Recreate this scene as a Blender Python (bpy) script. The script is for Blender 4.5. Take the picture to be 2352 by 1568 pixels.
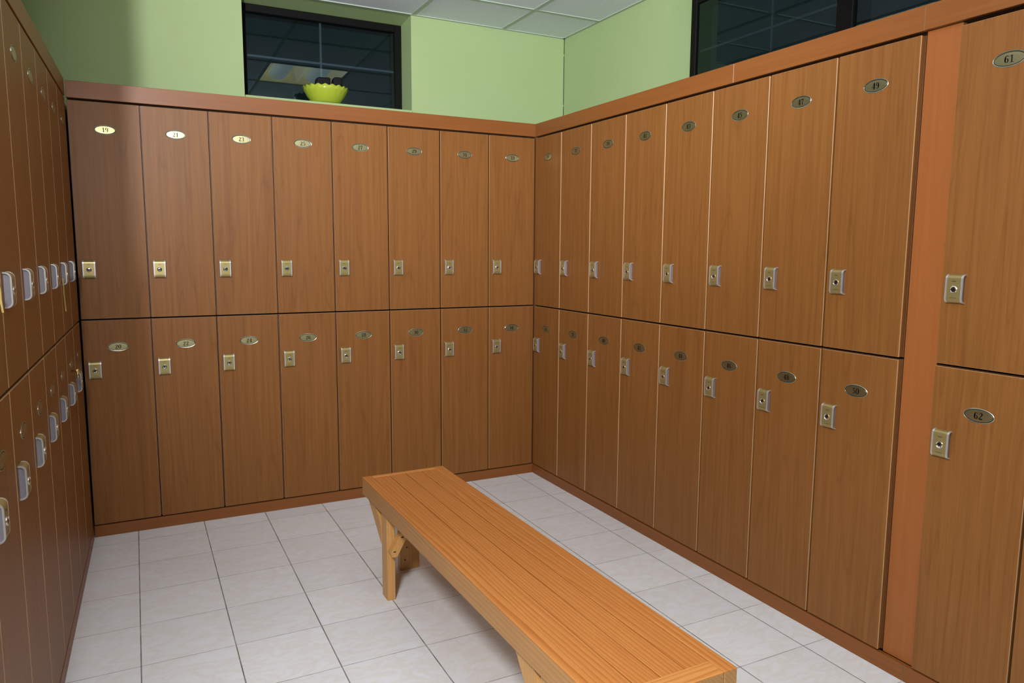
import bpy, bmesh, math, random
from mathutils import Vector, Matrix
random.seed(7)
sc = bpy.context.scene
for o in list(bpy.data.objects): bpy.data.objects.remove(o)
COL = sc.collection
PI = math.pi

# ------------------------------------------------------------------ camera
cam_d = bpy.data.cameras.new('camera'); cam = bpy.data.objects.new('camera', cam_d); COL.objects.link(cam)
YAW, PITCH, ROLL = 0.4730, -0.1247, 0.0062
fw = Vector((math.sin(YAW)*math.cos(PITCH), math.cos(YAW)*math.cos(PITCH), math.sin(PITCH)))
r0 = Vector((math.cos(YAW), -math.sin(YAW), 0)); u0 = r0.cross(fw)
rr = r0*math.cos(ROLL)+u0*math.sin(ROLL); uu = -r0*math.sin(ROLL)+u0*math.cos(ROLL)
M = Matrix(((rr.x, uu.x, -fw.x), (rr.y, uu.y, -fw.y), (rr.z, uu.z, -fw.z))).to_4x4()
M.translation = Vector((-2.1505, -3.9152, 1.3823)); cam.matrix_world = M
cam_d.sensor_width = 36; cam_d.lens = 25.874; cam_d.clip_start = .02
sc.camera = cam

# ------------------------------------------------------------------ world, lights, exposure
w = bpy.data.worlds.new('night'); sc.world = w; w.use_nodes = True
w.node_tree.nodes['Background'].inputs[0].default_value = (.10, .2, .24, 1)
w.node_tree.nodes['Background'].inputs[1].default_value = .045
sc.view_settings.view_transform = 'Standard'; sc.view_settings.look = 'None'
sc.view_settings.gamma = 1; sc.view_settings.use_curve_mapping = False
sc.view_settings.exposure = 0.0
def light(name, kind, loc, energy, col, **k):
    d = bpy.data.lights.new(name, kind); d.energy = energy; d.color = col
    aim = k.pop('aim', None)
    for a, b in k.items(): setattr(d, a, b)
    o = bpy.data.objects.new(name, d); COL.objects.link(o); o.location = loc
    if aim is not None: o.rotation_euler = (Vector(aim)-Vector(loc)).to_track_quat('-Z', 'Y').to_euler()
    return o
# softbox just behind the camera; flash head behind the left bank aimed at the upper wall; added overhead fill for the floor; flash aimed up at the ceiling; ceiling bounce
light('softbox', 'AREA', (-2.42, -3.45, 2.08), 62, (1.0, .97, .94), shape='DISK', size=.36, aim=(-.3, -2.3, 1.45))
light('flash_head', 'SPOT', (-2.625, -3.85, 2.62), 470, (.98, .98, 1.0), shadow_soft_size=.028, spot_size=math.radians(80), spot_blend=1.0, aim=(-.6, .45, 2.5))
light('floor_fill', 'AREA', (-3.0, -4.1, 2.74), 62, (.95, .97, 1.0), shape='RECTANGLE', size=.9, size_y=.9, aim=(-1.9, -2.6, 0.0))  # added fill that brightens the floor, not a known fitting
light('ceiling_flash', 'SPOT', (-2.62, -4.10, 1.50), 340, (.86, .92, 1.0), shadow_soft_size=.06, spot_size=math.radians(58), spot_blend=1.0, aim=(-.3, -.5, 2.95))
light('ceiling_bounce', 'AREA', (-1.45, -5.3, 2.66), 4.5, (.95, .96, 1.0), shape='RECTANGLE', size=.9, size_y=.6, aim=(-1.5, -2.0, 1.6))

# ------------------------------------------------------------------ measured layout
XB = [-2.3834, -2.0906, -1.7968, -1.5014, -1.2047, -.9055, -.6048, -.3035, 0.0]       # seams, back bank
YR = [0, -.3032, -.6070, -.9106, -1.2143, -1.5171, -1.8181, -2.1173, -2.4159]          # seams, right bank
ZF, ZFB, ZT, ZM, ZB = 2.115, 2.041, 2.031, 1.0456, .060
ZPL = .0545
GAP = .0085
DX = .470; DY = .469; H = 2.77
WX = -2.85
CD = .46                                                                                # carcass depth

# ------------------------------------------------------------------ node helpers
class NT:
    def __init__(s, name):
        s.m = bpy.data.materials.new(name); s.m.use_nodes = True; s.t = s.m.node_tree
        s.b = s.t.nodes['Principled BSDF']
    def n(s, typ, **k):
        nd = s.t.nodes.new(typ)
        for a, b in k.items(): setattr(nd, a, b)
        return nd
    def l(s, a, b): s.t.links.new(a, b)
    def math(s, op, a, b=None, c=None):
        nd = s.n('ShaderNodeMath', operation=op)
        for i, v in enumerate((a, b, c)):
            if v is None: continue
            if isinstance(v, (int, float)): nd.inputs[i].default_value = v
            else: s.l(v, nd.inputs[i])
        return nd.outputs[0]
    def mix(s, f, a, b, typ='MIX'):
        nd = s.n('ShaderNodeMix', data_type='RGBA', blend_type=typ)
        for i, v in ((0, f), (6, a), (7, b)):
            if isinstance(v, (int, float)): nd.inputs[i].default_value = v
            elif isinstance(v, tuple): nd.inputs[i].default_value = (*v[:3], 1)
            else: s.l(v, nd.inputs[i])
        return nd.outputs[2]
    def ramp(s, f, pts):
        nd = s.n('ShaderNodeValToRGB'); cr = nd.color_ramp
        while len(cr.elements) < len(pts): cr.elements.new(.5)
        for e, (p, c) in zip(cr.elements, pts):
            e.position = p; e.color = (*c, 1) if isinstance(c, tuple) else (c, c, c, 1)
        s.l(f, nd.inputs[0]); return nd.outputs[0]
    def noise(s, vec, scale, detail=3, rough=.5, dist=0):
        nd = s.n('ShaderNodeTexNoise'); nd.inputs['Scale'].default_value = scale
        nd.inputs['Detail'].default_value = detail; nd.inputs['Roughness'].default_value = rough
        nd.inputs['Distortion'].default_value = dist
        s.l(vec, nd.inputs['Vector']); return nd.outputs[0]
    def mapping(s, vec, scale=(1, 1, 1), loc=None, rot=(0, 0, 0)):
        nd = s.n('ShaderNodeMapping'); nd.inputs['Scale'].default_value = scale; nd.inputs['Rotation'].default_value = rot
        if isinstance(loc, tuple): nd.inputs['Location'].default_value = loc
        elif loc is not None: s.l(loc, nd.inputs['Location'])
        s.l(vec, nd.inputs['Vector']); return nd.outputs[0]
    def bump(s, h, strength, dist=.001):
        nd = s.n('ShaderNodeBump'); nd.inputs['Strength'].default_value = strength; nd.inputs['Distance'].default_value = dist
        s.l(h, nd.inputs['Height']); s.l(nd.outputs[0], s.b.inputs['Normal'])
    def set(s, rough=.5, metal=0, spec=.5, col=None):
        s.b.inputs['Roughness'].default_value = rough; s.b.inputs['Metallic'].default_value = metal
        s.b.inputs['Specular IOR Level'].default_value = spec
        if col: s.b.inputs['Base Color'].default_value = (*col, 1)

def wood(name, dark, light_, axis='z', fine=95, rough=.42, spec=.45, seam=None, figure=1.0, band=9.0, rnd=True):
    """veneer or board: fine fibres plus wandering growth rings running along one local axis"""
    t = NT(name); tc = t.n('ShaderNodeTexCoord')
    loc = None
    if rnd:
        oi = t.n('ShaderNodeObjectInfo'); cmb = t.n('ShaderNodeCombineXYZ')
        for i, k in enumerate((31.0, 17.0, 23.0)): t.l(t.math('MULTIPLY', oi.outputs['Random'], k), cmb.inputs[i])
        loc = cmb.outputs[0]
    stretch = {'z': (1, 1, .022), 'y': (1, .022, 1), 'x': (.022, 1, 1)}[axis]
    st2 = {'z': (1, 1, .05), 'y': (1, .05, 1), 'x': (.05, 1, 1)}[axis]
    v1 = t.mapping(tc.outputs['Object'], stretch, loc); v2 = t.mapping(tc.outputs['Object'], st2, loc)
    fib = t.noise(v1, fine*3.2, 4, .62)
    warp = t.noise(v2, 5.0, 2, .5, .4)
    rings = t.math('FRACT', t.math('MULTIPLY', warp, band*2.2))
    rings = t.math('ABSOLUTE', t.math('SUBTRACT', rings, .5))          # 0..0.5 triangle
    rings = t.math('MULTIPLY', rings, 2)
    streak = t.noise(v1, fine*.75, 3, .5)
    f = t.math('ADD', t.math('MULTIPLY', fib, .40), t.math('MULTIPLY', streak, .48))
    line = t.math('SUBTRACT', 1.0, t.math('POWER', t.math('SUBTRACT', 1.0, rings), 8.0))   # thin dark growth lines
    f = t.math('ADD', f, t.math('MULTIPLY', line, .09*figure))
    c = t.ramp(f, [(.26, dark), (.74, light_)])
    big = t.noise(t.mapping(tc.outputs['Object'], (1, 1, 1), loc), 2.2, 1)
    c = t.mix(t.math('MULTIPLY', big, .22), c, tuple(x*.8 for x in light_), 'MIX')
    t.l(c, t.b.inputs['Base Color']); t.set(rough, 0, spec)
    t.bump(fib, .12, .0006)
    return t.m
def plain(name, col, rough=.5, metal=0, spec=.5):
    t = NT(name); t.set(rough, metal, spec, col); return t.m
def metal(name, col, rough=.3, met=1.0):
    t = NT(name); tc = t.n('ShaderNodeTexCoord')
    n = t.noise(t.mapping(tc.outputs['Object'], (900, 900, 30)), 1.0, 2)
    t.l(t.mix(t.math('MULTIPLY', n, .35), col, tuple(x*.72 for x in col)), t.b.inputs['Base Color'])
    t.set(rough, met); return t.m

M_DOOR = wood('cherry_veneer', (.130, .046, .0095), (.235, .096, .0235), rough=.46, spec=.27, figure=1.6)
M_EDGE = wood('highlit_edge_banding', (.44, .26, .13), (.54, .34, .19), rough=.36, spec=.4)  # pale edging, with the highlight on the door edges mixed into its colour
M_CARC = wood('carcass_veneer', (.09, .032, .010), (.14, .055, .02), rough=.5)
M_FASC = wood('red_veneer', (.175, .056, .0115), (.24, .083, .0185), spec=.34, axis='x', figure=.7)
M_FILL = wood('red_veneer_upright', (.255, .080, .019), (.32, .108, .029), spec=.34, axis='z', figure=.5)
M_SEAM = plain('joint_filler', (.42, .30, .18), .6)
M_SILV = metal('satin_silver', (.60, .60, .62), .30, .65)
M_LILA = plain('grey_side_metal', (.185, .175, .205), .5, 0, .4)
M_GOLD = metal('brushed_gold', (.40, .325, .135), .34, .65)
M_CHRM = plain('chrome', (.75, .75, .75), .14, 1)
M_DARK = plain('keyhole_black', (.01, .01, .012), .3)
M_INK = plain('black_enamel', (.012, .012, .010), .4)
M_PLATE = metal('plate_gold', (.40, .36, .20), .38, .97)
M_RING = plain('dark_green_enamel', (.012, .022, .014), .6, 0, .15)
M_PRIM = metal('plate_rim', (.52, .56, .50), .3)

def wallmat():
    t = NT('green_paint'); tc = t.n('ShaderNodeTexCoord'); geo = t.n('ShaderNodeNewGeometry')
    n = t.noise(tc.outputs['Object'], 2.5, 4, .6); n2 = t.noise(tc.outputs['Object'], 160, 2)
    c = t.mix(n, (.315, .415, .190), (.35, .45, .22))
    sx = t.n('ShaderNodeSeparateXYZ'); t.l(geo.outputs['Position'], sx.inputs[0])
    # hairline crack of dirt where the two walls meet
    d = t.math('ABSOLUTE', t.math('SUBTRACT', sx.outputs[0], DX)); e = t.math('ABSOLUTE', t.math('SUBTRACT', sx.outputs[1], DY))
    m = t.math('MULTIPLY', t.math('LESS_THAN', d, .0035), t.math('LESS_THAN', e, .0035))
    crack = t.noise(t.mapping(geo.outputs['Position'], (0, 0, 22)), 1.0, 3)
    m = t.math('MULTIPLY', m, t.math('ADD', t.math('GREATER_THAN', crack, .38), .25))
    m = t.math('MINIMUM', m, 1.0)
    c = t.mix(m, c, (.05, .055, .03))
    t.l(c, t.b.inputs['Base Color']); t.set(.62, 0, .3); t.bump(n2, .15, .001); return t.m
M_WALL = wallmat()

def ceilmat():
    t = NT('mineral_ceiling_tile'); tc = t.n('ShaderNodeTexCoord')
    n = t.noise(tc.outputs['Object'], 260, 2, .7)
    c = t.ramp(n, [(.36, (.66, .71, .80)), (.58, (.83, .87, .95))])
    t.l(c, t.b.inputs['Base Color']); t.set(.9, 0, .1); t.bump(n, .35, .0015); return t.m
M_CEIL = ceilmat()
M_TBAR = plain('t_bar_wall_reflection', (.40, .47, .40), .5)  # grey bars; the green in the colour stands for reflection from the walls

TX, TY, TS = -2.1972, -.12755, .29744
def floormat():
    t = NT('cream_floor_tile'); geo = t.n('ShaderNodeNewGeometry'); P = geo.outputs['Position']
    s = t.n('ShaderNodeSeparateXYZ'); t.l(P, s.inputs[0])
    u = t.math('DIVIDE', t.math('SUBTRACT', s.outputs[0], TX), TS); v = t.math('DIVIDE', t.math('SUBTRACT', s.outputs[1], TY), TS)
    def dist(q): return t.math('MULTIPLY', t.math('SUBTRACT', .5, t.math('ABSOLUTE', t.math('SUBTRACT', t.math('FRACT', q), .5))), TS)
    du, dv = dist(u), dist(v)                                            # metres to the nearest joint
    iu, iv = t.math('FLOOR', u), t.math('FLOOR', v)
    wn = t.n('ShaderNodeTexWhiteNoise', noise_dimensions='2D'); cv = t.n('ShaderNodeCombineXYZ')
    t.l(iu, cv.inputs[0]); t.l(iv, cv.inputs[1]); t.l(cv.outputs[0], wn.inputs['Vector'])
    off = t.n('ShaderNodeVectorMath', operation='SCALE'); t.l(wn.outputs['Color'], off.inputs[0]); off.inputs['Scale'].default_value = 9
    ad = t.n('ShaderNodeVectorMath', operation='ADD'); t.l(P, ad.inputs[0]); t.l(off.outputs[0], ad.inputs[1])
    vec = t.mapping(ad.outputs[0], (1, 1.9, 1), rot=(0, 0, .25))
    mott = t.noise(vec, 8, 4, .6, .9)
    c = t.ramp(mott, [(.44, (.725, .748, .79)), (.50, (.70, .70, .695)), (.60, (.735, .76, .81))])
    tint = t.math('ADD', t.math('MULTIPLY', wn.outputs['Value'], .06), .95)
    tc3 = t.n('ShaderNodeCombineColor'); [t.l(tint, tc3.inputs[i]) for i in range(3)]
    c = t.mix(1.0, c, tc3.outputs[0], 'MULTIPLY')
    dirt = t.noise(P, 9, 4, .7)
    gu = t.math('LESS_THAN', du, .0020); gv = t.math('LESS_THAN', dv, .0012)
    gcu = t.ramp(dirt, [(.38, (.12, .12, .11)), (.66, (.34, .34, .32))]); gcv = t.ramp(dirt, [(.44, (.16, .155, .145)), (.68, (.55, .54, .52))])
    c = t.mix(gv, c, gcv); c = t.mix(gu, c, gcu)
    t.l(c, t.b.inputs['Base Color']); t.set(.38, 0, .42)
    vor = t.noise(t.mapping(ad.outputs[0], (1, 2.2, 1), rot=(0, 0, .35)), 14, 1, .4, 2.6)
    ridge = t.math('ABSOLUTE', t.math('SUBTRACT', vor, .5)); ridge = t.math('SMOOTH_MIN', ridge, .05, .02)
    groove = t.math('MINIMUM', t.math('MULTIPLY', t.math('MINIMUM', du, dv), 60), .18)
    t.bump(t.math('ADD', t.math('MULTIPLY', ridge, 1.6), groove), .35, .004)
    return t.m
M_FLOOR = floormat()

def benchwood(name, a, b, axis='y', rough=.33, spec=.5, rings=1.0):
    t = NT(name); tc = t.n('ShaderNodeTexCoord'); oi = t.n('ShaderNodeObjectInfo'); cmb = t.n('ShaderNodeCombineXYZ')
    for i, k in enumerate((11.0, 13.0, 7.0)): t.l(t.math('MULTIPLY', oi.outputs['Random'], k), cmb.inputs[i])
    sc1 = {'y': (1, .045, 1), 'x': (.045, 1, 1), 'z': (1, 1, .045)}[axis]
    v = t.mapping(tc.outputs['Object'], sc1, cmb.outputs[0])
    warp = t.noise(v, 9, 2, .5, .3)
    sp = t.n('ShaderNodeSeparateXYZ'); t.l(v, sp.inputs[0])
    across = t.math('ADD', sp.outputs[0 if axis != 'x' else 1], sp.outputs[2 if axis != 'z' else 1])
    ph = t.math('ADD', t.math('MULTIPLY', across, 75), t.math('MULTIPLY', warp, 7.5))
    saw = t.math('FRACT', ph)
    fib = t.noise(t.mapping(tc.outputs['Object'], {'y': (1, .02, 1), 'x': (.02, 1, 1), 'z': (1, 1, .02)}[axis], cmb.outputs[0]), 330, 3, .6)
    f = t.math('ADD', t.math('MULTIPLY', t.math('POWER', saw, 2.2), .5*rings), t.math('MULTIPLY', fib, .55))
    c = t.ramp(f, [(.22, b), (.85, a)])
    big = t.noise(t.mapping(tc.outputs['Object'], {'y': (1, .3, 1), 'x': (.3, 1, 1), 'z': (1, 1, .3)}[axis], cmb.outputs[0]), 9, 2)
    c = t.mix(t.math('MULTIPLY', t.math('GREATER_THAN', big, .0), t.math('MULTIPLY', big, .45)), c, a)
    t.l(c, t.b.inputs['Base Color']); t.set(rough, 0, spec); t.bump(f, .10, .0006); return t.m
M_BTOP = benchwood('varnished_pine_top', (.35, .102, .018), (.53, .228, .064))
M_BEND = benchwood('varnished_pine_end_rail', (.40, .13, .025), (.60, .285, .09), axis='x')
M_BSIDE = benchwood('pine_side', (.30, .135, .035), (.50, .255, .085), rough=.45, rings=.8)
M_BLEG = benchwood('pine_leg', (.40, .185, .045), (.60, .33, .11), axis='z', rough=.45, rings=.6)
M_KNOT = plain('screw_hole', (.02, .012, .008), .8)
M_WHITE = plain('white_paint_drip', (.85, .85, .8), .5)
M_BLACKF = plain('black_window_frame', (.0035, .003, .003), .6, 0, .12)
M_MUNT = plain('grey_blue_bar', (.036, .036, .060), .5)
M_MUNT2 = plain('dark_bar', (.010, .014, .020), .5)
M_LIME = plain('lime_plastic', (.37, .46, .040), .22)
M_LUMP = plain('matt_black', (.006, .006, .007), .75, 0, .2)
M_STRAP = plain('pale_yellow_strap', (.62, .50, .16), .55)
M_BRASS = plain('polished_brass', (.70, .55, .22), .2, 1)

def glassmat():
    t = NT('window_glass'); t.t.nodes.remove(t.b)
    out = [n for n in t.t.nodes if n.type == 'OUTPUT_MATERIAL'][0]
    ge = t.n('ShaderNodeNewGeometry'); dp = t.n('ShaderNodeVectorMath', operation='DOT_PRODUCT')
    t.l(ge.outputs['Normal'], dp.inputs[0]); t.l(ge.outputs['Incoming'], dp.inputs[1])
    q = t.math('POWER', t.math('SUBTRACT', 1.0, t.math('ABSOLUTE', dp.outputs['Value'])), 5.0)
    F = t.math('ADD', t.math('MULTIPLY', q, .95), .045)
    tr = t.n('ShaderNodeBsdfTransparent'); tr.inputs[0].default_value = (.62, .80, .82, 1)
    gl = t.n('ShaderNodeBsdfGlossy'); gl.inputs['Color'].default_value = (.72, .98, 1.0, 1); gl.inputs['Roughness'].default_value = .0
    mx = t.n('ShaderNodeMixShader'); t.l(F, mx.inputs[0]); t.l(tr.outputs[0], mx.inputs[1]); t.l(gl.outputs[0], mx.inputs[2])
    t.l(mx.outputs[0], out.inputs[0]); return t.m
M_GLASS = glassmat()
def emis(name, col, s, base=(.8, .8, .8)):
    t = NT(name); t.set(.5, 0, .3, base); t.b.inputs['Emission Color'].default_value = (*col, 1); t.b.inputs['Emission Strength'].default_value = s; return t.m

# ------------------------------------------------------------------ mesh helpers
class MB:
    def __init__(s): s.bm = bmesh.new(); s.mats = []
    def mi(s, m):
        if m not in s.mats: s.mats.append(m)
        return s.mats.index(m)
    def box(s, lo, hi, m, bev=0, seg=1, sides=None, rot=None, cen=None, bevmat=True):
        a, b = Vector(lo), Vector(hi)
        vs = [s.bm.verts.new((x, y, z)) for x in (a.x, b.x) for y in (a.y, b.y) for z in (a.z, b.z)]
        idx = [(0, 1, 3, 2), (4, 6, 7, 5), (0, 4, 5, 1), (2, 3, 7, 6), (0, 2, 6, 4), (1, 5, 7, 3)]   # -x +x -y +y -z +z
        fs = [s.bm.faces.new([vs[i] for i in f]) for f in idx]
        k = s.mi(m)
        for f in fs: f.material_index = k
        if sides is not None:
            for i in sides[0]: fs[i].material_index = s.mi(sides[1])
        if bev:
            es = list({e for f in fs for e in f.edges})
            mat = s.mi(sides[1]) if sides is not None and bevmat else -1
            r = bmesh.ops.bevel(s.bm, geom=es, offset=bev, segments=seg, affect='EDGES', profile=.6, material=mat)
            vs = list({v for f in r['faces'] for v in f.verts} | {v for v in vs if v.is_valid})
        if rot is not None:
            bmesh.ops.rotate(s.bm, verts=vs, cent=cen, matrix=rot)
        return vs
    def prism(s, pts, lo, hi, axis, m, capm=None):
        """extrude a closed 2-D outline along an axis; axis 0: pts=(y,z), 1: (x,z), 2: (x,y)"""
        def P(p, t): return {0: (t, p[0], p[1]), 1: (p[0], t, p[1]), 2: (p[0], p[1], t)}[axis]
        A = [s.bm.verts.new(P(p, lo)) for p in pts]; B = [s.bm.verts.new(P(p, hi)) for p in pts]
        n = len(pts); fs = []
        for i in range(n):
            f = s.bm.faces.new((A[i], A[(i+1) % n], B[(i+1) % n], B[i])); f.material_index = s.mi(m); fs.append(f)
        for c in (A[::-1], B):
            f = s.bm.faces.new(c); f.material_index = s.mi(capm or m); fs.append(f)
        return A+B
    def lathe(s, prof, n, m, cen=(0, 0, 0), axis='z', scale=(1, 1, 1), mod=None):
        rings = []
        for j, (r, h) in enumerate(prof):
            ring = []
            for i in range(n):
                a = 2*PI*i/n; rr_, hh = (r, h) if mod is None else mod(j, a, r, h)
                x, y = rr_*math.cos(a)*scale[0], rr_*math.sin(a)*scale[1]
                p = (x, y, hh) if axis == 'z' else (x, -hh, y)
                ring.append(s.bm.verts.new((p[0]+cen[0], p[1]+cen[1], p[2]+cen[2])))
            rings.append(ring)
        ms = m if isinstance(m, list) else [m]*(len(prof)-1)
        for j in range(len(rings)-1):
            for i in range(n):
                f = s.bm.faces.new((rings[j][i], rings[j][(i+1) % n], rings[j+1][(i+1) % n], rings[j+1][i])); f.material_index = s.mi(ms[j]); f.smooth = True
        for ring, mm in ((rings[0][::-1], ms[0]), (rings[-1], ms[-1])):
            f = s.bm.faces.new(ring); f.material_index = s.mi(mm)
        return rings
    def mesh(s, name):
        bmesh.ops.recalc_face_normals(s.bm, faces=s.bm.faces)
        me = bpy.data.meshes.new(name); s.bm.to_mesh(me); s.bm.free()
        for m in s.mats: me.materials.append(m)
        return me
    def build(s, name, parent=None, loc=None, smooth=False):
        me = s.mesh(name); return link(name, me, parent, loc, smooth)
def link(name, me, parent=None, loc=None, smooth=False):
    o = bpy.data.objects.new(name, me); COL.objects.link(o)
    if parent is not None: o.parent = parent
    if loc is not None: o.location = loc
    if smooth:
        for p in me.polygons: p.use_smooth = True
    return o
def tag(o, label=None, cat=None, group=None, kind=None):
    if label: o['label'] = label
    if cat: o['category'] = cat
    if group: o['group'] = group
    if kind: o['kind'] = kind
    return o
def thing(name, label, cat, loc=(0, 0, 0), rz=0, group=None):
    o = bpy.data.objects.new(name, None); COL.objects.link(o); o.location = loc; o.rotation_euler = (0, 0, rz); o.empty_display_size = .1
    return tag(o, label, cat, group)
def struct(o, label, cat): return tag(o, label, cat, kind='structure')

# ------------------------------------------------------------------ room shell
XL, YN = -4.4, -7.2                                     # the part of the room behind the camera
b = MB(); b.box((XL, YN, -.1), (DX+.3, DY+.3, 0), M_FLOOR); struct(b.build('floor'), 'cream mottled ceramic tile floor with thin grey joints', 'floor')
# ceiling: slab with an opening for the recessed fitting
GX, GY = -.591, .04
FX0, FX1, FY0, FY1 = GX-.6, GX, GY-1.2, GY-.6
b = MB()
for lo, hi in (((XL, YN), (FX0, DY+.3)), ((FX1, YN), (DX+.3, DY+.3)), ((FX0, YN), (FX1, FY0)), ((FX0, FY1), (FX1, DY+.3))):
    b.box((*lo, H), (*hi, H+.02), M_CEIL)
struct(b.build('ceiling'), 'suspended ceiling of pale speckled square tiles', 'ceiling')
b = MB(); zt0, zt1 = H-.004, H+.001
k = 0
for i in range(-7, 3):
    x = GX+.6*i
    if XL < x < DX: b.box((x-.012, YN, zt0), (x+.012, DY, zt1), M_TBAR)
for i in range(-12, 2):
    y = GY+.6*i
    if YN < y < DY: b.box((XL, y-.012, zt0-.0004), (DX, y+.012, zt1), M_TBAR)
b.box((XL, DY-.018, zt0-.001), (DX, DY, zt1), M_TBAR); b.box((DX-.018, YN, zt0-.001), (DX, DY, zt1), M_TBAR)
struct(b.build('trim_1'), 'metal grid bars carrying the ceiling tiles, green wall reflection in their colour', 'ceiling trim')
# walls
WB0, WB1, WZ0, WZ1 = -1.562, -.600, 2.190, 2.768
WZW = 2.750
b = MB()
b.box((XL-.1, DY, 0), (WB0, DY+.3, H+.02), M_WALL); b.box((WB1, DY, 0), (DX+.3, DY+.3, H+.02), M_WALL)
b.box((WB0, DY, 0), (WB1, DY+.3, WZ0), M_WALL); b.box((WB0, DY, WZ1), (WB1, DY+.3, H+.02), M_WALL)
b.prism([(DY+.0005, WZ1+.002), (.645, WZW+.0005), (.645, WZ1+.002)], WB0, WB1, 0, M_WALL)
b.box((WB0, .645, WZW+.0005), (WB1, DY+.29, WZ1+.002), M_WALL)
struct(b.build('wall_back'), 'light green painted wall above the back row of lockers', 'wall')
RW0, RW1 = -.600, -3.3
b = MB()
b.box((DX, RW0, 0), (DX+.3, DY, H+.02), M_WALL); b.box((DX, YN, 0), (DX+.3, RW1, H+.02), M_WALL)
b.box((DX, RW1, 0), (DX+.3, RW0, WZ0), M_WALL); b.box((DX, RW1, WZ1), (DX+.3, RW0, H+.02), M_WALL)
b.box((.628, RW1, WZW+.0005), (DX+.29, RW0, WZ1+.002), M_WALL)
b.prism([(DX+.0005, WZ1+.002), (.628, WZW+.0005), (.628, WZ1+.002)], RW1, RW0, 1, M_WALL)
struct(b.build('wall_right'), 'light green painted wall above the right row of lockers', 'wall')
b = MB(); b.box((-3.13, -2.46, 0), (-2.93, DY, H+.02), M_WALL)
struct(b.build('wall_left'), 'green painted wall behind the left row of lockers', 'wall')
b = MB(); b.box((-2.92, -2.45, ZF+.01), (-2.446, -2.15, H), M_WALL)  # added pier out of view, casts the shadow edge on the upper wall
struct(b.build('shadow_pier'), 'unseen green pier added over the left lockers to cast the wall shadow', 'shadow caster')
b = MB(); b.box((XL-.1, YN-.1, 0), (XL, DY+.3, H+.02), M_WALL); b.box((XL, YN-.1, 0), (DX+.3, YN, H+.02), M_WALL)
struct(b.build('wall_front'), 'green painted walls behind the photographer', 'wall')

# windows
def window(n, label, u0, u1, z0, z1, plane, axis, mull=(), bars=(), tilt=0.0, zbar=2.476):
    """axis 'x': window in the back wall spanning x; axis 'y': window in the right wall spanning y"""
    root = bpy.data.objects.new('window_%d' % n, None); COL.objects.link(root)
    root.location = ((u0+u1)/2, plane, z0) if axis == 'x' else (plane, (u0+u1)/2, z0)
    root.rotation_euler = (0, 0, 0 if axis == 'x' else -PI/2)
    struct(root, label, 'window')
    L = abs(u1-u0)/2; h = z1-z0; F = .043
    mm = M_MUNT if axis == 'x' else M_MUNT2
    f = MB(); D = .115
    f.box((-L, 0, 0), (-L+F, D, h), M_BLACKF, .003); f.box((L-F, 0, 0), (L, D, h), M_BLACKF, .003)
    f.box((-L+F, 0, 0), (L-F, D, .030), M_BLACKF, .003); f.box((-L+F, 0, h-F), (L-F, D, h), M_BLACKF, .003)
    for a, c in mull: f.box((a, -.004, .03), (c, D, h-F), M_BLACKF, .003)
    fr = f.build('window_frame', root)
    edges = [-L+F]+[q for m_ in mull for q in m_]+[L-F]
    for i in range(0, len(edges), 2):
        g = MB(); a, c = edges[i], edges[i+1]; hh = h-F-.03
        vs = [g.bm.verts.new(p) for p in ((a, .012, .03), (c, .012, .03), (c, .012+math.sin(tilt)*hh, h-F), (a, .012+math.sin(tilt)*hh, h-F))]
        fa = g.bm.faces.new(vs); fa.material_index = g.mi(M_GLASS)
        go = g.build('glass_pane', root)
        q = MB(); xm = bars[i//2]; zb = zbar-z0
        q.box((a, .034, zb-.006), (c, .042, zb+.006), mm); q.box((xm-.006, .034, .03), (xm+.006, .042, zb-.006), mm); q.box((xm-.006, .034, zb+.006), (xm+.006, .042, h-F), mm)
        tag(q.build('glazing_bar', root), 'thin grey-blue cross bar')
    return root
WP = .648
win1 = window(1, 'black framed window over the back lockers, with cross bars', WB0, WB1, WZ0+.022, WZW, WP, 'x', (), (-.012,), tilt=math.radians(.8))
s = MB(); s.box((-(WB1-WB0)/2+.001, -.196, -.022), ((WB1-WB0)/2-.001, .06, -.0005), M_WALL, .002); tag(s.build('window_sill', win1), 'pale green ledge')
Lr = (RW0-RW1)/2; yc = (RW0+RW1)/2
win2 = window(2, 'wide black framed window over the right lockers', RW1, RW0, WZ0+.022, WZW, WP-.012, 'y', ((yc+1.56, yc+1.645), (yc+2.52, yc+2.605)), (yc+1.155, yc+2.08, yc+2.97), zbar=2.462)

# recessed ceiling fitting (seen mirrored in the back window)
t = thing('ceiling_light', 'recessed square ceiling light with two curved baskets, mirrored in the back window', 'ceiling light', ((FX0+FX1)/2, (FY0+FY1)/2, H-.001))
M_REFL = emis('warm_reflector', (1.0, .80, .42), 1.5, (.8, .7, .45)); M_BASK = emis('frosted_basket', (.92, .97, 1.0), 1.7)
hs = .288
b = MB()
for sx in (-1, 1):
    for a0, a1, z0, z1 in ((0, .10, .10, .10), (.10, hs, .10, .004)): pass
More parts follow.
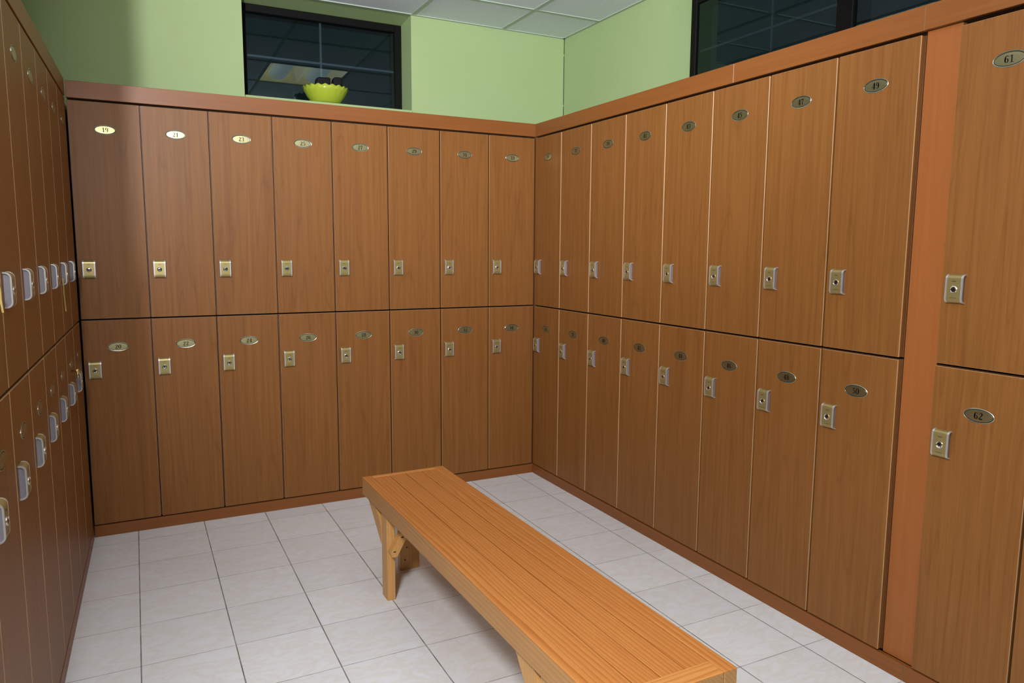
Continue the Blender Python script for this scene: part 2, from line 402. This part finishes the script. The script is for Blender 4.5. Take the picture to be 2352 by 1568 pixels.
# two bays, each a shallow trough
for x0, x1 in ((-hs, 0), (0, hs)):
    xm = (x0+x1)/2
    pts = [(x0, 0), (x0+.05, .075), (x1-.05, .075), (x1, 0), (x1, .003), (x1-.048, .079), (x0+.048, .079), (x0, .003)]
    b.prism(pts, -hs, hs, 1, M_REFL)
b.box((-hs, -hs-.004, 0), (hs, -hs, .08), M_REFL); b.box((-hs, hs, 0), (hs, hs+.004, .08), M_REFL)
hb = b.build('reflector_housing', t)
for xm in (-hs/2, hs/2):
    b = MB(); n = 10; pts = []
    for i in range(n+1):
        a = PI*i/n; pts.append((xm-.075*math.cos(a), .070-.055*math.sin(a)))
    pts += [(xm+.071, .073), (xm-.071, .073)]
    b.prism(pts, -hs+.02, hs-.02, 1, M_BASK); b.build('lamp_basket', t, smooth=False)
b = MB()
for lo, hi in (((-.300, -.300), (-hs, .300)), ((hs, -.300), (.300, .300)), ((-hs, -.300), (hs, -hs-.004)), ((-hs, hs+.004), (hs, .300))):
    b.box((*lo, -.004), (*hi, .003), M_TBAR)
b.build('fitting_frame', t)

# ------------------------------------------------------------------ numerals
def ribbon(b, pts, ws, y, m, n=24):
    """variable-width stroke through pts (2-D), Catmull-Rom sampled"""
    P = [Vector(p) for p in pts]; P = [2*P[0]-P[1]]+P+[2*P[-1]-P[-2]]; W = [ws[0]]+list(ws)+[ws[-1]]
    out = []
    segs = len(P)-3; per = max(2, n//segs)
    for i in range(segs):
        for j in range(per+(1 if i == segs-1 else 0)):
            t_ = j/per; a, c, d, e = P[i:i+4]
            q = .5*((2*c)+(-a+d)*t_+(2*a-5*c+4*d-e)*t_*t_+(-a+3*c-3*d+e)*t_**3)
            out.append((q, W[i+1]*(1-t_)+W[i+2]*t_))
    vs = []
    for i, (q, w_) in enumerate(out):
        d = (out[min(i+1, len(out)-1)][0]-out[max(i-1, 0)][0]).normalized(); nrm = Vector((-d.y, d.x))
        vs.append((b.bm.verts.new((q.x+nrm.x*w_/2, y, q.y+nrm.y*w_/2)), b.bm.verts.new((q.x-nrm.x*w_/2, y, q.y-nrm.y*w_/2))))
    for i in range(len(vs)-1):
        f = b.bm.faces.new((vs[i][0], vs[i][1], vs[i+1][1], vs[i+1][0])); f.material_index = b.mi(m)
def el(cx, cz, rx, rz, a0, a1, n=9): return [(cx+rx*math.cos(math.radians(a0+(a1-a0)*i/n)), cz+rz*math.sin(math.radians(a0+(a1-a0)*i/n))) for i in range(n+1)]
TH, TN = .17, .055
def lens(n, thick=TH, thin=TN): return [thin+(thick-thin)*abs(math.cos(2*PI*i/n)) for i in range(n+1)]
STROKES = {
 '0': [(el(.3, .5, .21, .46, 0, 360, 16), lens(16))],
 '1': [([(.32, .96), (.32, .5), (.32, .03)], [TH]*3), ([(.10, .025), (.54, .025)], [TN, TN]), ([(.30, .93), (.20, .84), (.09, .82)], [.10, .07, TN])],
 '2': [([(.14, .70), (.13, .82), (.28, .965), (.44, .88), (.46, .70), (.33, .46), (.16, .25), (.07, .08)], [.15, .06, .055, .14, .16, .13, .08, .06]), ([(.07, .08), (.25, .11), (.42, .06), (.53, .22)], [.14, .15, .15, .05])],
 '3': [([(.12, .76), (.16, .90), (.30, .965), (.44, .86), (.42, .64), (.25, .53)], [.14, .06, .055, .15, .15, .05]), ([(.25, .53), (.44, .45), (.48, .25), (.33, .045), (.15, .07), (.10, .22)], [.05, .13, .17, .06, .06, .15])],
 '4': [([(.39, .97), (.39, .5), (.39, .03)], [TH]*3), ([(.22, .025), (.55, .025)], [TN, TN]), ([(.36, .95), (.18, .58), (.05, .29)], [.06, .06, .06]), ([(.04, .28), (.58, .28)], [.065, .065])],
 '5': [([(.14, .93), (.30, .91), (.50, .96)], [.12, .12, .08]), ([(.15, .93), (.14, .52)], [.06, .06]), ([(.14, .52), (.30, .62), (.46, .50), (.48, .28), (.34, .05), (.16, .06), (.11, .20)], [.05, .06, .14, .17, .06, .06, .14])],
 '6': [([(.47, .80), (.42, .93), (.30, .965), (.15, .78), (.11, .48), (.14, .20), (.30, .04)], [.14, .06, .055, .14, .17, .15, .055]), (el(.31, .30, .17, .26, -90, 180, 10), [.055, .08, .13, .17, .16, .12, .07, .055, .055, .06, .07])],
 '7': [([(.08, .74), (.11, .88)], [.05, .08]), ([(.09, .89), (.28, .90), (.52, .90)], [.15, .14, .10]), ([(.52, .91), (.38, .58), (.29, .30), (.28, .03)], [.06, .10, .16, .17])],
 '8': [(el(.3, .73, .155, .235, 0, 360, 14), lens(14, .13)), (el(.3, .25, .19, .225, 0, 360, 14), lens(14, .15))],
}
STROKES['9'] = [([(.6-x, 1-z) for x, z in p], w_) for p, w_ in STROKES['6']]

def oval_plate_mesh():
    b = MB(); a, c = .0445, .0215
    pr = [(1.0, 0), (1.0, .0012), (.965, .0019), (.93, .0016), (.925, .0015), (.845, .0015), (.840, .0016), (.5, .0018), (.02, .0018)]
    mats = [M_PRIM, M_PRIM, M_PRIM, M_PRIM, M_RING, M_PLATE, M_PLATE, M_PLATE]
    # the enamel ring keeps an even width, so build radii from the two half axes separately
    rings = []; n = 48
    for (r, h) in pr:
        ring = []; ins = (1-r)*.030
        for i in range(n):
            t_ = 2*PI*i/n; A = max(a-ins*(1 if r > .6 else 1), .0005) if r > .6 else a*r; C = max(c-ins, .0003) if r > .6 else c*r
            ring.append(b.bm.verts.new((A*math.cos(t_), -h, C*math.sin(t_))))
        rings.append(ring)
    for j in range(len(rings)-1):
        for i in range(n):
            f = b.bm.faces.new((rings[j][i], rings[j][(i+1) % n], rings[j+1][(i+1) % n], rings[j+1][i])); f.material_index = b.mi(mats[j])
    f = b.bm.faces.new(rings[-1]); f.material_index = b.mi(M_PLATE)
    f = b.bm.faces.new(rings[0][::-1]); f.material_index = b.mi(M_PRIM)
    return b.mesh('number_plate')
ME_PLATE = oval_plate_mesh()
def numeral_mesh(txt):
    b = MB(); hgt = .0200; adv = .63
    tot = adv*len(txt)
    for i, ch in enumerate(txt):
        n0 = len(b.bm.verts)
        for pts, ws in STROKES[ch]: ribbon(b, [((x+adv*i-tot/2+.015)*hgt*1.06, (z-.5)*hgt) for x, z in pts], [q*hgt*1.0 for q in ws], -.00215, M_INK)
    bmesh.ops.solidify(b.bm, geom=b.bm.faces[:], thickness=.0003)
    return b.mesh('numerals')

# ------------------------------------------------------------------ lock
LH, LW, LD = .086, .052, .0175
def arch(h, d, r, n=6, z0=0.0):
    """outline (y,z) of a block standing on the door, its two outer corners rounded"""
    pts = [(0.0, -h/2)]
    for i in range(n+1):
        a = PI/2*i/n; pts.append((-(d-r)-r*math.sin(a), -h/2+r-r*math.cos(a)))
    for i in range(n+1):
        a = PI/2*i/n; pts.append((-(d-r)-r*math.cos(a), h/2-r+r*math.sin(a)))
    pts.append((0.0, h/2)); return pts
def lock_meshes():
    # housing: silver arched rims at both sides, grey recessed flanks between them and the door
    b = MB()
    for sgn in (-1, 1):
        o_ = arch(LH, LD, .0145); i_ = arch(LH-.0076, LD-.0038, .0110)
        xa, xb = sgn*LW/2, sgn*(LW/2-.0055)
        lo, hi = min(xa, xb), max(xa, xb)
        V = [[b.bm.verts.new((x, p[0], p[1])) for p in pts] for x in (lo, hi) for pts in (o_, i_)]
        n = len(o_)
        for i in range(n-1):
            for q in ((V[0][i], V[0][i+1], V[2][i+1], V[2][i]), (V[1][i], V[3][i], V[3][i+1], V[1][i+1]), (V[0][i], V[1][i], V[1][i+1], V[0][i+1]), (V[2][i], V[2][i+1], V[3][i+1], V[3][i])):
                f = b.bm.faces.new(q); f.material_index = b.mi(M_SILV)
        for i in (0, n-1):
            f = b.bm.faces.new((V[0][i], V[1][i], V[3][i], V[2][i])); f.material_index = b.mi(M_SILV)
    b.prism(arch(LH-.0078, LD-.0039, .0108), -LW/2+.0052, LW/2-.0052, 0, M_LILA)
    housing = b.mesh('lock')
    b = MB()
    b.prism(arch(LH-.0010, LD-.0003, .0140), -LW/2+.0056, LW/2-.0056, 0, M_GOLD)
    y = -LD+.0001
    b.box((-.0062, y-.0003, .0215), (.0062, y+.0002, .0229), M_INK); b.box((-.0095, y-.0003, -.0268), (.0095, y+.0002, -.0260), M_INK)
    face = b.mesh('face_plate')
    b = MB(); z = -LD
    b.lathe([(.0108, LD-.001), (.0108, LD+.0012), (.0092, LD+.0020), (.0078, LD+.0008), (.0070, LD+.0003), (.0044, LD+.0006), (.0040, LD-.0002), (.0012, LD-.0002)], 24,
            [M_CHRM, M_CHRM, M_CHRM, M_DARK, M_CHRM, M_DARK, M_DARK], axis='y')
    b.box((-.0011, -LD-.0013, -.0036), (.0011, -LD-.0004, .0036), M_DARK)
    cyl = b.mesh('lock_cylinder')
    for me in (cyl,):
        for p in me.polygons: p.use_smooth = False
    for me in (housing, face):
        for p in me.polygons: p.use_smooth = False
    return housing, face, cyl
ME_LOCK, ME_FACE, ME_CYL = lock_meshes()

# ------------------------------------------------------------------ lockers
def locker(label, group, origin, rz, wdt, z0, z1, plate_z, lock_z, number=None, lock_x=None, extra=None):
    """origin: lower left corner of the door opening as seen from the front; z0,z1 the door's limits"""
    t = thing('locker', label, 'locker', (origin[0], origin[1], z0), rz, group)
    hgt = z1-z0
    b = MB(); T = .017; y0, y1 = .020, CD
    b.box((.0008, y0, 0), (T, y1, hgt), M_CARC); b.box((wdt-T, y0, 0), (wdt-.0008, y1, hgt), M_CARC)
    b.box((T, y0, 0), (wdt-T, y1, T), M_CARC); b.box((T, y0, hgt-T), (wdt-T, y1, hgt), M_CARC); b.box((T, y1-.006, T), (wdt-T, y1, hgt-T), M_CARC)
    b.build('carcass', t)
    g = GAP/2; jit = random.uniform(-.0007, .0007)
    b = MB(); zl, zh = .0015, hgt-.0015
    b.box((g+jit, 0.0, zl), (wdt-g+jit, .0045, zh), M_DOOR, .0007, 1, sides=((0, 1, 4, 5), M_EDGE))  # front strip paled to stand for the highlight along the flank
    b.box((g+jit, .0045, zl), (wdt-g+jit, .018, zh), M_DOOR)
    b.build('door', t)
    lx = .046 if lock_x is None else lock_x
    lk = link('lock', ME_LOCK, t, (lx, 0, lock_z-z0)); link('face_plate', ME_FACE, lk); link('lock_cylinder', ME_CYL, lk, (0, 0, -.002+.0))
    tag(lk, 'gold and silver key lock')
    pl = link('number_plate', ME_PLATE, t, (wdt/2, 0, plate_z-z0))
    if number: link('numerals', numeral_mesh(str(number)), pl)
    return t
ZU0, ZU1, ZL0, ZL1 = ZM+.002, ZT, ZB, ZM-.004
PZU, PZL, LZU, LZL = 1.9095, .9145, 1.2785, .8090
for i in range(8):
    wdt = XB[i+1]-XB[i]; nu, nl = 19+2*i, 20+2*i
    locker('tall cherry wood locker in the back row, oval plate reading %d, upper tier' % nu, 'upper lockers of the back row', (XB[i], 0), 0, wdt, ZU0, ZU1, PZU, LZU, nu, .048)
    locker('tall cherry wood locker in the back row, oval plate reading %d, lower tier' % nl, 'lower lockers of the back row', (XB[i], 0), 0, wdt, ZL0, ZL1, PZL, LZL, nl, .047)
for i in range(8):
    wdt = YR[i]-YR[i+1]; nu, nl = 35+2*i, 36+2*i
    if i == 0: off = .006
    else: off = 0
    # the first door starts at the corner, where the two banks meet
    locker('tall cherry wood locker in the right row, oval plate reading %d, upper tier' % nu, 'upper lockers of the right row', (0, YR[i]-off), -PI/2, wdt-off, ZU0, ZU1, PZU, LZU, nu, .056-off*.8)
    locker('tall cherry wood locker in the right row, oval plate reading %d, lower tier' % nl, 'lower lockers of the right row', (0, YR[i]-off), -PI/2, wdt-off, ZL0, ZL1, PZL, LZL, nl, .052-off*.8)
Y61, W61 = -2.530, .290
locker('wide pale locker at the right edge, oval plate reading 61, upper tier', 'lockers beyond the filler panel', (0, Y61), -PI/2, W61, ZU0, ZU1-.003, 1.9045, 1.2750, 61, .052)
locker('wide pale locker at the right edge, oval plate reading 62, lower tier', 'lockers beyond the filler panel', (0, Y61), -PI/2, W61, ZL0, ZL1, .9130, .8080, 62, .047)
locker('upper locker just outside the right edge, next to the one reading 61', 'lockers beyond the filler panel', (0, Y61-W61), -PI/2, .30, ZU0, ZU1-.003, 1.9045, 1.2750, None, .052)
locker('lower locker cut off by the right edge, only a dark sliver of its door showing', 'lockers beyond the filler panel', (0, Y61-W61), -PI/2, .30, ZL0, ZL1, .9130, .8080, None, .047)

# left bank, turned a little
LROT = PI/2-.0236+0.0
LA = Vector((-2.3845, -.010)); Ldir = Vector((-math.sin(.0236), -math.cos(.0236)))     # runs towards the camera
def Lp(s): return LA+Ldir*s
OFF = .047
ordn = ['next to the back corner', 'second from the back corner', 'third from the back corner', 'fourth from the back corner', 'fifth from the back corner', 'sixth from the back corner', 'seventh from the back corner', 'eighth from the back corner']
left_lockers = []
for i in range(8):
    p = Lp(OFF+.3*(i+1)); 
    up = locker('dark cherry locker in the left row, upper tier, %s' % ordn[i], 'upper lockers of the left row', p, LROT, .3, ZU0, ZU1, PZU, LZU, None, .058)
    lo_ = locker('dark cherry locker in the left row, lower tier, %s' % ordn[i], 'lower lockers of the left row', p, LROT, .3, ZL0, ZL1, PZL, LZL, None, .056)
    left_lockers.append((up, lo_))
# brass knob on the second lower locker
b = MB(); b.lathe([(.003, 0), (.003, .010), (.009, .014), (.010, .020), (.007, .026), (.002, .028)], 20, M_BRASS, axis='y'); b.lathe([(.0035, -.030), (.0045, -.020), (.003, -.008), (.001, -.004)], 12, M_BRASS, cen=(0, -.020, 0))
tag(b.build('brass_knob', left_lockers[1][1], (.150, 0, .905-ZL0-.02), smooth=True), 'small shiny brass knob')

# boards above and below the lockers
def board(name, label, cat, origin, rz, length, z0, z1, mat, y0=0.0, th=.018, ends=True, group=None, bev=.0012, ext=0):
    top = name == 'fascia_board'
    b = MB(); b.box((0.0006, y0, 0), (length-.0006, y0+th, z1-z0), mat, bev, 1, sides=((0, 1), M_SEAM) if ends else None, bevmat=False)
    if top: b.box((.0008, .060, -.0085), (length-.0008+ext, .070, .032), M_CARC)      # rear batten closing the gap above the doors
    o = b.build(name); o.location = (origin[0], origin[1], z0); o.rotation_euler = (0, 0, rz)
    return tag(o, label, cat, group)
board('fascia_board', 'long red-brown fascia board topping the back row of lockers', 'fascia board', (XB[0], 0), 0, -XB[0]+.0175, ZFB, ZF, M_FASC, ends=False, ext=.085)
JR = [0.0, 1.622, 2.419, 3.40]
fl = ['red-brown fascia board topping the right lockers, from the corner to the first joint', 'short red-brown fascia board topping the right lockers, between the two pale joints', 'red-brown fascia board at the upper right corner, above the filler panel']
for i in range(3):
    board('fascia_board', fl[i], 'fascia board', (-.0002, -JR[i]-(.0 if i else .0)), -PI/2, JR[i+1]-JR[i], ZFB+.001*(i == 2), ZF, M_FASC, ends=True)
p = Lp(2.452)
board('fascia_board', 'dark fascia board topping the left row of lockers', 'fascia board', p, LROT, 2.432, ZFB, ZF, M_FASC, ends=False)
board('plinth_board', 'low red-brown plinth board under the back row of lockers', 'plinth board', (XB[0], 0), 0, -XB[0]+.0175, .0, ZPL, M_FASC, ends=False)
board('plinth_board', 'low plinth board under the right lockers, from the corner to the joint', 'plinth board', (-.0002, 0), -PI/2, 2.505, 0, ZPL, M_FASC, ends=True)
board('plinth_board', 'low plinth board at the lower right corner, under the lockers reading 62', 'plinth board', (-.0002, -2.506), -PI/2, .9, 0, ZPL, M_FASC, ends=True)
board('plinth_board', 'dark plinth board under the left row of lockers', 'plinth board', p, LROT, 2.432, 0, ZPL, M_FASC, ends=False)
# filler panels
b = MB(); L = 2.530-2.4159-.004; b.box((0.002, .019, 0), (L, .037, ZFB-ZPL), M_FILL, .001)
o = b.build('filler_panel'); o.location = (0, YR[8], ZPL+.0005); o.rotation_euler = (0, 0, -PI/2)
tag(o, 'narrow upright orange-red filler panel between the lockers reading 49 and 61', 'filler panel', None)
b = MB(); b.box((.001, .0195, 0), (.44, .037, ZFB-ZPL-.001), M_CARC, .001)
o = b.build('filler_panel'); q = Lp(OFF-.0005); o.location = (q.x, q.y, ZPL+.0005); o.rotation_euler = (0, 0, LROT)
tag(o, 'dark narrow filler strip in the left back corner', 'filler panel')
b = MB(); b.box((-.40, .0035, 0), (.0045, .018, ZFB-ZPL-.001), M_CARC, .001)
o = b.build('filler_panel'); o.location = (0, 0, ZPL+.0005); o.rotation_euler = (0, 0, -PI/2)
tag(o, 'dark narrow filler strip in the right back corner, between the lockers reading 33 and 35', 'filler panel')

# key straps hanging from two left locks
def strap(P0, P1, P2, label):
    b = MB(); wv = Vector((.0, .0, 0)); pts = [Vector(P0), Vector(P1), Vector(P2)]
    prev = None; side = Vector((math.cos(.35), math.sin(.35)*-1, 0))*.0020; nrm = Vector((side.y, -side.x, 0)).normalized()*.0007
    rows = []
    for k_ in range(9):
        f = k_/8
        q = pts[0].lerp(pts[1], f*2) if f < .5 else pts[1].lerp(pts[2], f*2-1)
        rows.append([b.bm.verts.new(q+a*side+c*nrm) for a, c in ((-1, -1), (1, -1), (1, 1), (-1, 1))])
    for r1, r2 in zip(rows, rows[1:]):
        for j in range(4): b.bm.faces.new((r1[j], r1[(j+1) % 4], r2[(j+1) % 4], r2[j])).material_index = b.mi(M_STRAP)
    b.bm.faces.new(rows[0][::-1]); b.bm.faces.new(rows[-1])
    o = b.build('key_strap'); tag(o, label, 'key strap', 'key straps hanging from left locks'); return o
for idx, dz, lab in ((1, 0, 'thin pale yellow strap hanging from the second upper lock of the left row'), (5, -.0, 'thin pale yellow strap at the left edge, hanging from the sixth upper lock')):
    q = Lp(OFF+.3*(idx+1)-.058+.034); nx = Vector((math.cos(.0236), -math.sin(.0236)))
    if idx == 5: q = Lp(OFF+.3*(idx+1)+.045)
    base = q+nx*.0045; za, zb_ = (1.262, 1.136) if idx == 1 else (1.290, 1.232)
    strap((base.x, base.y, za), (base.x+.0005, base.y, (za+zb_)/2), (base.x+.003, base.y, zb_), lab)

# ------------------------------------------------------------------ bench
BX, BY, BH, BW, BL, BA = -1.343, -.963, .430, .363, 1.780, .012
bench = thing('bench', 'long honey-coloured pine bench standing on the tiles', 'bench', (BX, BY, 0), BA)
# local: x across (0..BW), y from 0 (far end) to -BL, z up
RWD = .040; SH = .074
for x0, x1, lb in ((0, RWD, 1), (BW-RWD, BW, 0)):
    b = MB(); b.box((x0, -BL, BH-SH), (x1, 0, BH), M_BTOP, .0035, 3)
    # outer flank is paler, unvarnished-looking pine
    k_ = b.mi(M_BSIDE)
    b.bm.normal_update()
    for f in b.bm.faces:
        c_ = f.calc_center_median()
        if c_.z < BH-.004: f.material_index = k_
    b.build('side_rail', bench)
b = MB(); b.box((RWD+.0005, -.020, BH-.05), (BW-RWD-.0005, 0, BH-.001), M_BEND, .002, 2); b.build('end_rail', bench)
b = MB(); b.box((RWD+.0005, -BL, BH-SH), (BW-RWD-.0005, -BL+.052, BH-.0005), M_BEND, .003, 2)
k_ = b.mi(M_BSIDE); b.bm.normal_update()
for f in b.bm.faces:
    if f.calc_center_median().z < BH-.006: f.material_index = k_
b.build('end_rail', bench)
pw = (BW-2*RWD)/4
for i in range(4):
    b = MB(); x0 = RWD+pw*i+.0018; b.box((x0, -BL+.0525, BH-.022), (x0+pw-.0036, -.021, BH-.0026), M_BTOP, .0014, 2)
    b.build('seat_plank', bench)
def leg_group(yf, right=False):
    X = (lambda x: BW-x) if right else (lambda x: x)
    def bx(bm_, lo, hi, m, bev=.002, **k):
        a, c = X(lo[0]), X(hi[0]); bm_.box((min(a, c), lo[1], lo[2]), (max(a, c), hi[1], hi[2]), m, bev, **k)
    b = MB(); bx(b, (.014, yf-.066, 0), (.047, yf, BH-SH), M_BLEG); b.build('leg', bench)
    # long brace climbing from the leg towards the far end
    b = MB(); zz = BH-SH-.0005
    pts = [(yf+.0005, .215), (yf+.178, zz), (yf+.085, zz), (yf+.0005, .290)] if yf > -.5 else [(yf+.0005, .190), (yf+.137, zz), (yf+.040, zz), (yf+.0005, .310)]
    xa, xb = sorted((X(.012), X(.034))); b.prism(pts, xa, xb, 0, M_BLEG); b.build('brace', bench)
    # short brace from the leg up under the seat, with screw holes
    b = MB(); z0 = .190
    q = [(.020, .190), (.040, .190), (.130, BH-SH-.0005), (.098, BH-SH-.0005), (.012, .208)]
    q = [(X(a+.005), c) for a, c in q]
    b.prism(q, yf-.066-.0325, yf-.0665, 1, M_BLEG)
    for hx, hz in ((.034, .212), (.066, .266)):
        b.lathe([(.0045, 0), (.0045, .0004)], 12, M_KNOT, cen=(X(hx), yf-.0992, hz), axis='y', scale=(1.2, .6, 1))
    b.build('brace', bench)
YF = -1.175-BY; YNR = -2.440-BY
leg_group(YF); leg_group(YF, True); leg_group(YNR); leg_group(YNR, True)
# broad middle legs
for yy in (-.004, ):
    b = MB(); b.box((.150, yy-.032, 0), (.238, yy, BH-.052), M_BLEG, .002)
    for hx, hz in ((.172, .045), (.181, .10)): b.lathe([(.0035, 0), (.0035, .0004)], 12, M_KNOT, cen=(hx, yy-.0321, hz), axis='y')
    tag(b.build('leg', bench), 'broad flat middle leg')
b = MB(); b.box((.150, -BL+.055, 0), (.238, -BL+.087, BH-.024), M_BLEG, .002); tag(b.build('leg', bench), 'broad flat middle leg')
b = MB(); b.box((.0140, YNR-.0672, .20), (.0162, YNR-.0662, BH-SH-.002), M_WHITE); tag(b.build('paint_drip', bench), 'white paint streak down the near leg')

# ------------------------------------------------------------------ bowl on the window ledge
BC = (-1.106, .528, WZ0+.0222)
prof = [(.076, 0), (.090, .010), (.113, .038), (.131, .068), (.140, .090), (.1375, .090), (.1285, .068), (.1105, .040), (.087, .013), (.073, .004)]
def scal(j, a, r, h):
    if j in (3, 4, 5, 6): 
        k_ = 1 if j in (4, 5) else .25
        return r, h+.0040*k_*math.sin(a*20)
    return r, h
b = MB(); b.lathe([(r*.925, h) for r, h in prof], 160, M_LIME, mod=scal)
o = b.build('bowl'); o.location = BC; tag(o, 'lime green plastic bowl with a scalloped rim on the window ledge', 'bowl')
def lump(cx_, cz0, cz1, w0, dpt, lab, sk):  # rounded dark shape of unknown kind
    b = MB(); b.box((-w0/2, -dpt/2, 0), (w0/2, dpt/2, cz1-cz0), M_LUMP, .018, 5)
    for v_ in b.bm.verts:
        f = v_.co.z/(cz1-cz0); v_.co.x *= 1-.12*f; v_.co.x += sk*f*.01; v_.co.z -= max(0, -sk*v_.co.x)*.18*f
    o = b.build('dark_lump', smooth=True); o.location = (cx_, BC[1]-.005, cz0); tag(o, lab, 'rounded_lump', 'dark lumps in the bowl'); return o
lump(-1.131, BC[2]+.034, BC[2]+.150, .092, .06, 'black rounded lump poking out of the bowl, left one', 1)
lump(-1.048, BC[2]+.034, BC[2]+.157, .062, .06, 'black rounded lump poking out of the bowl, right one', 1)
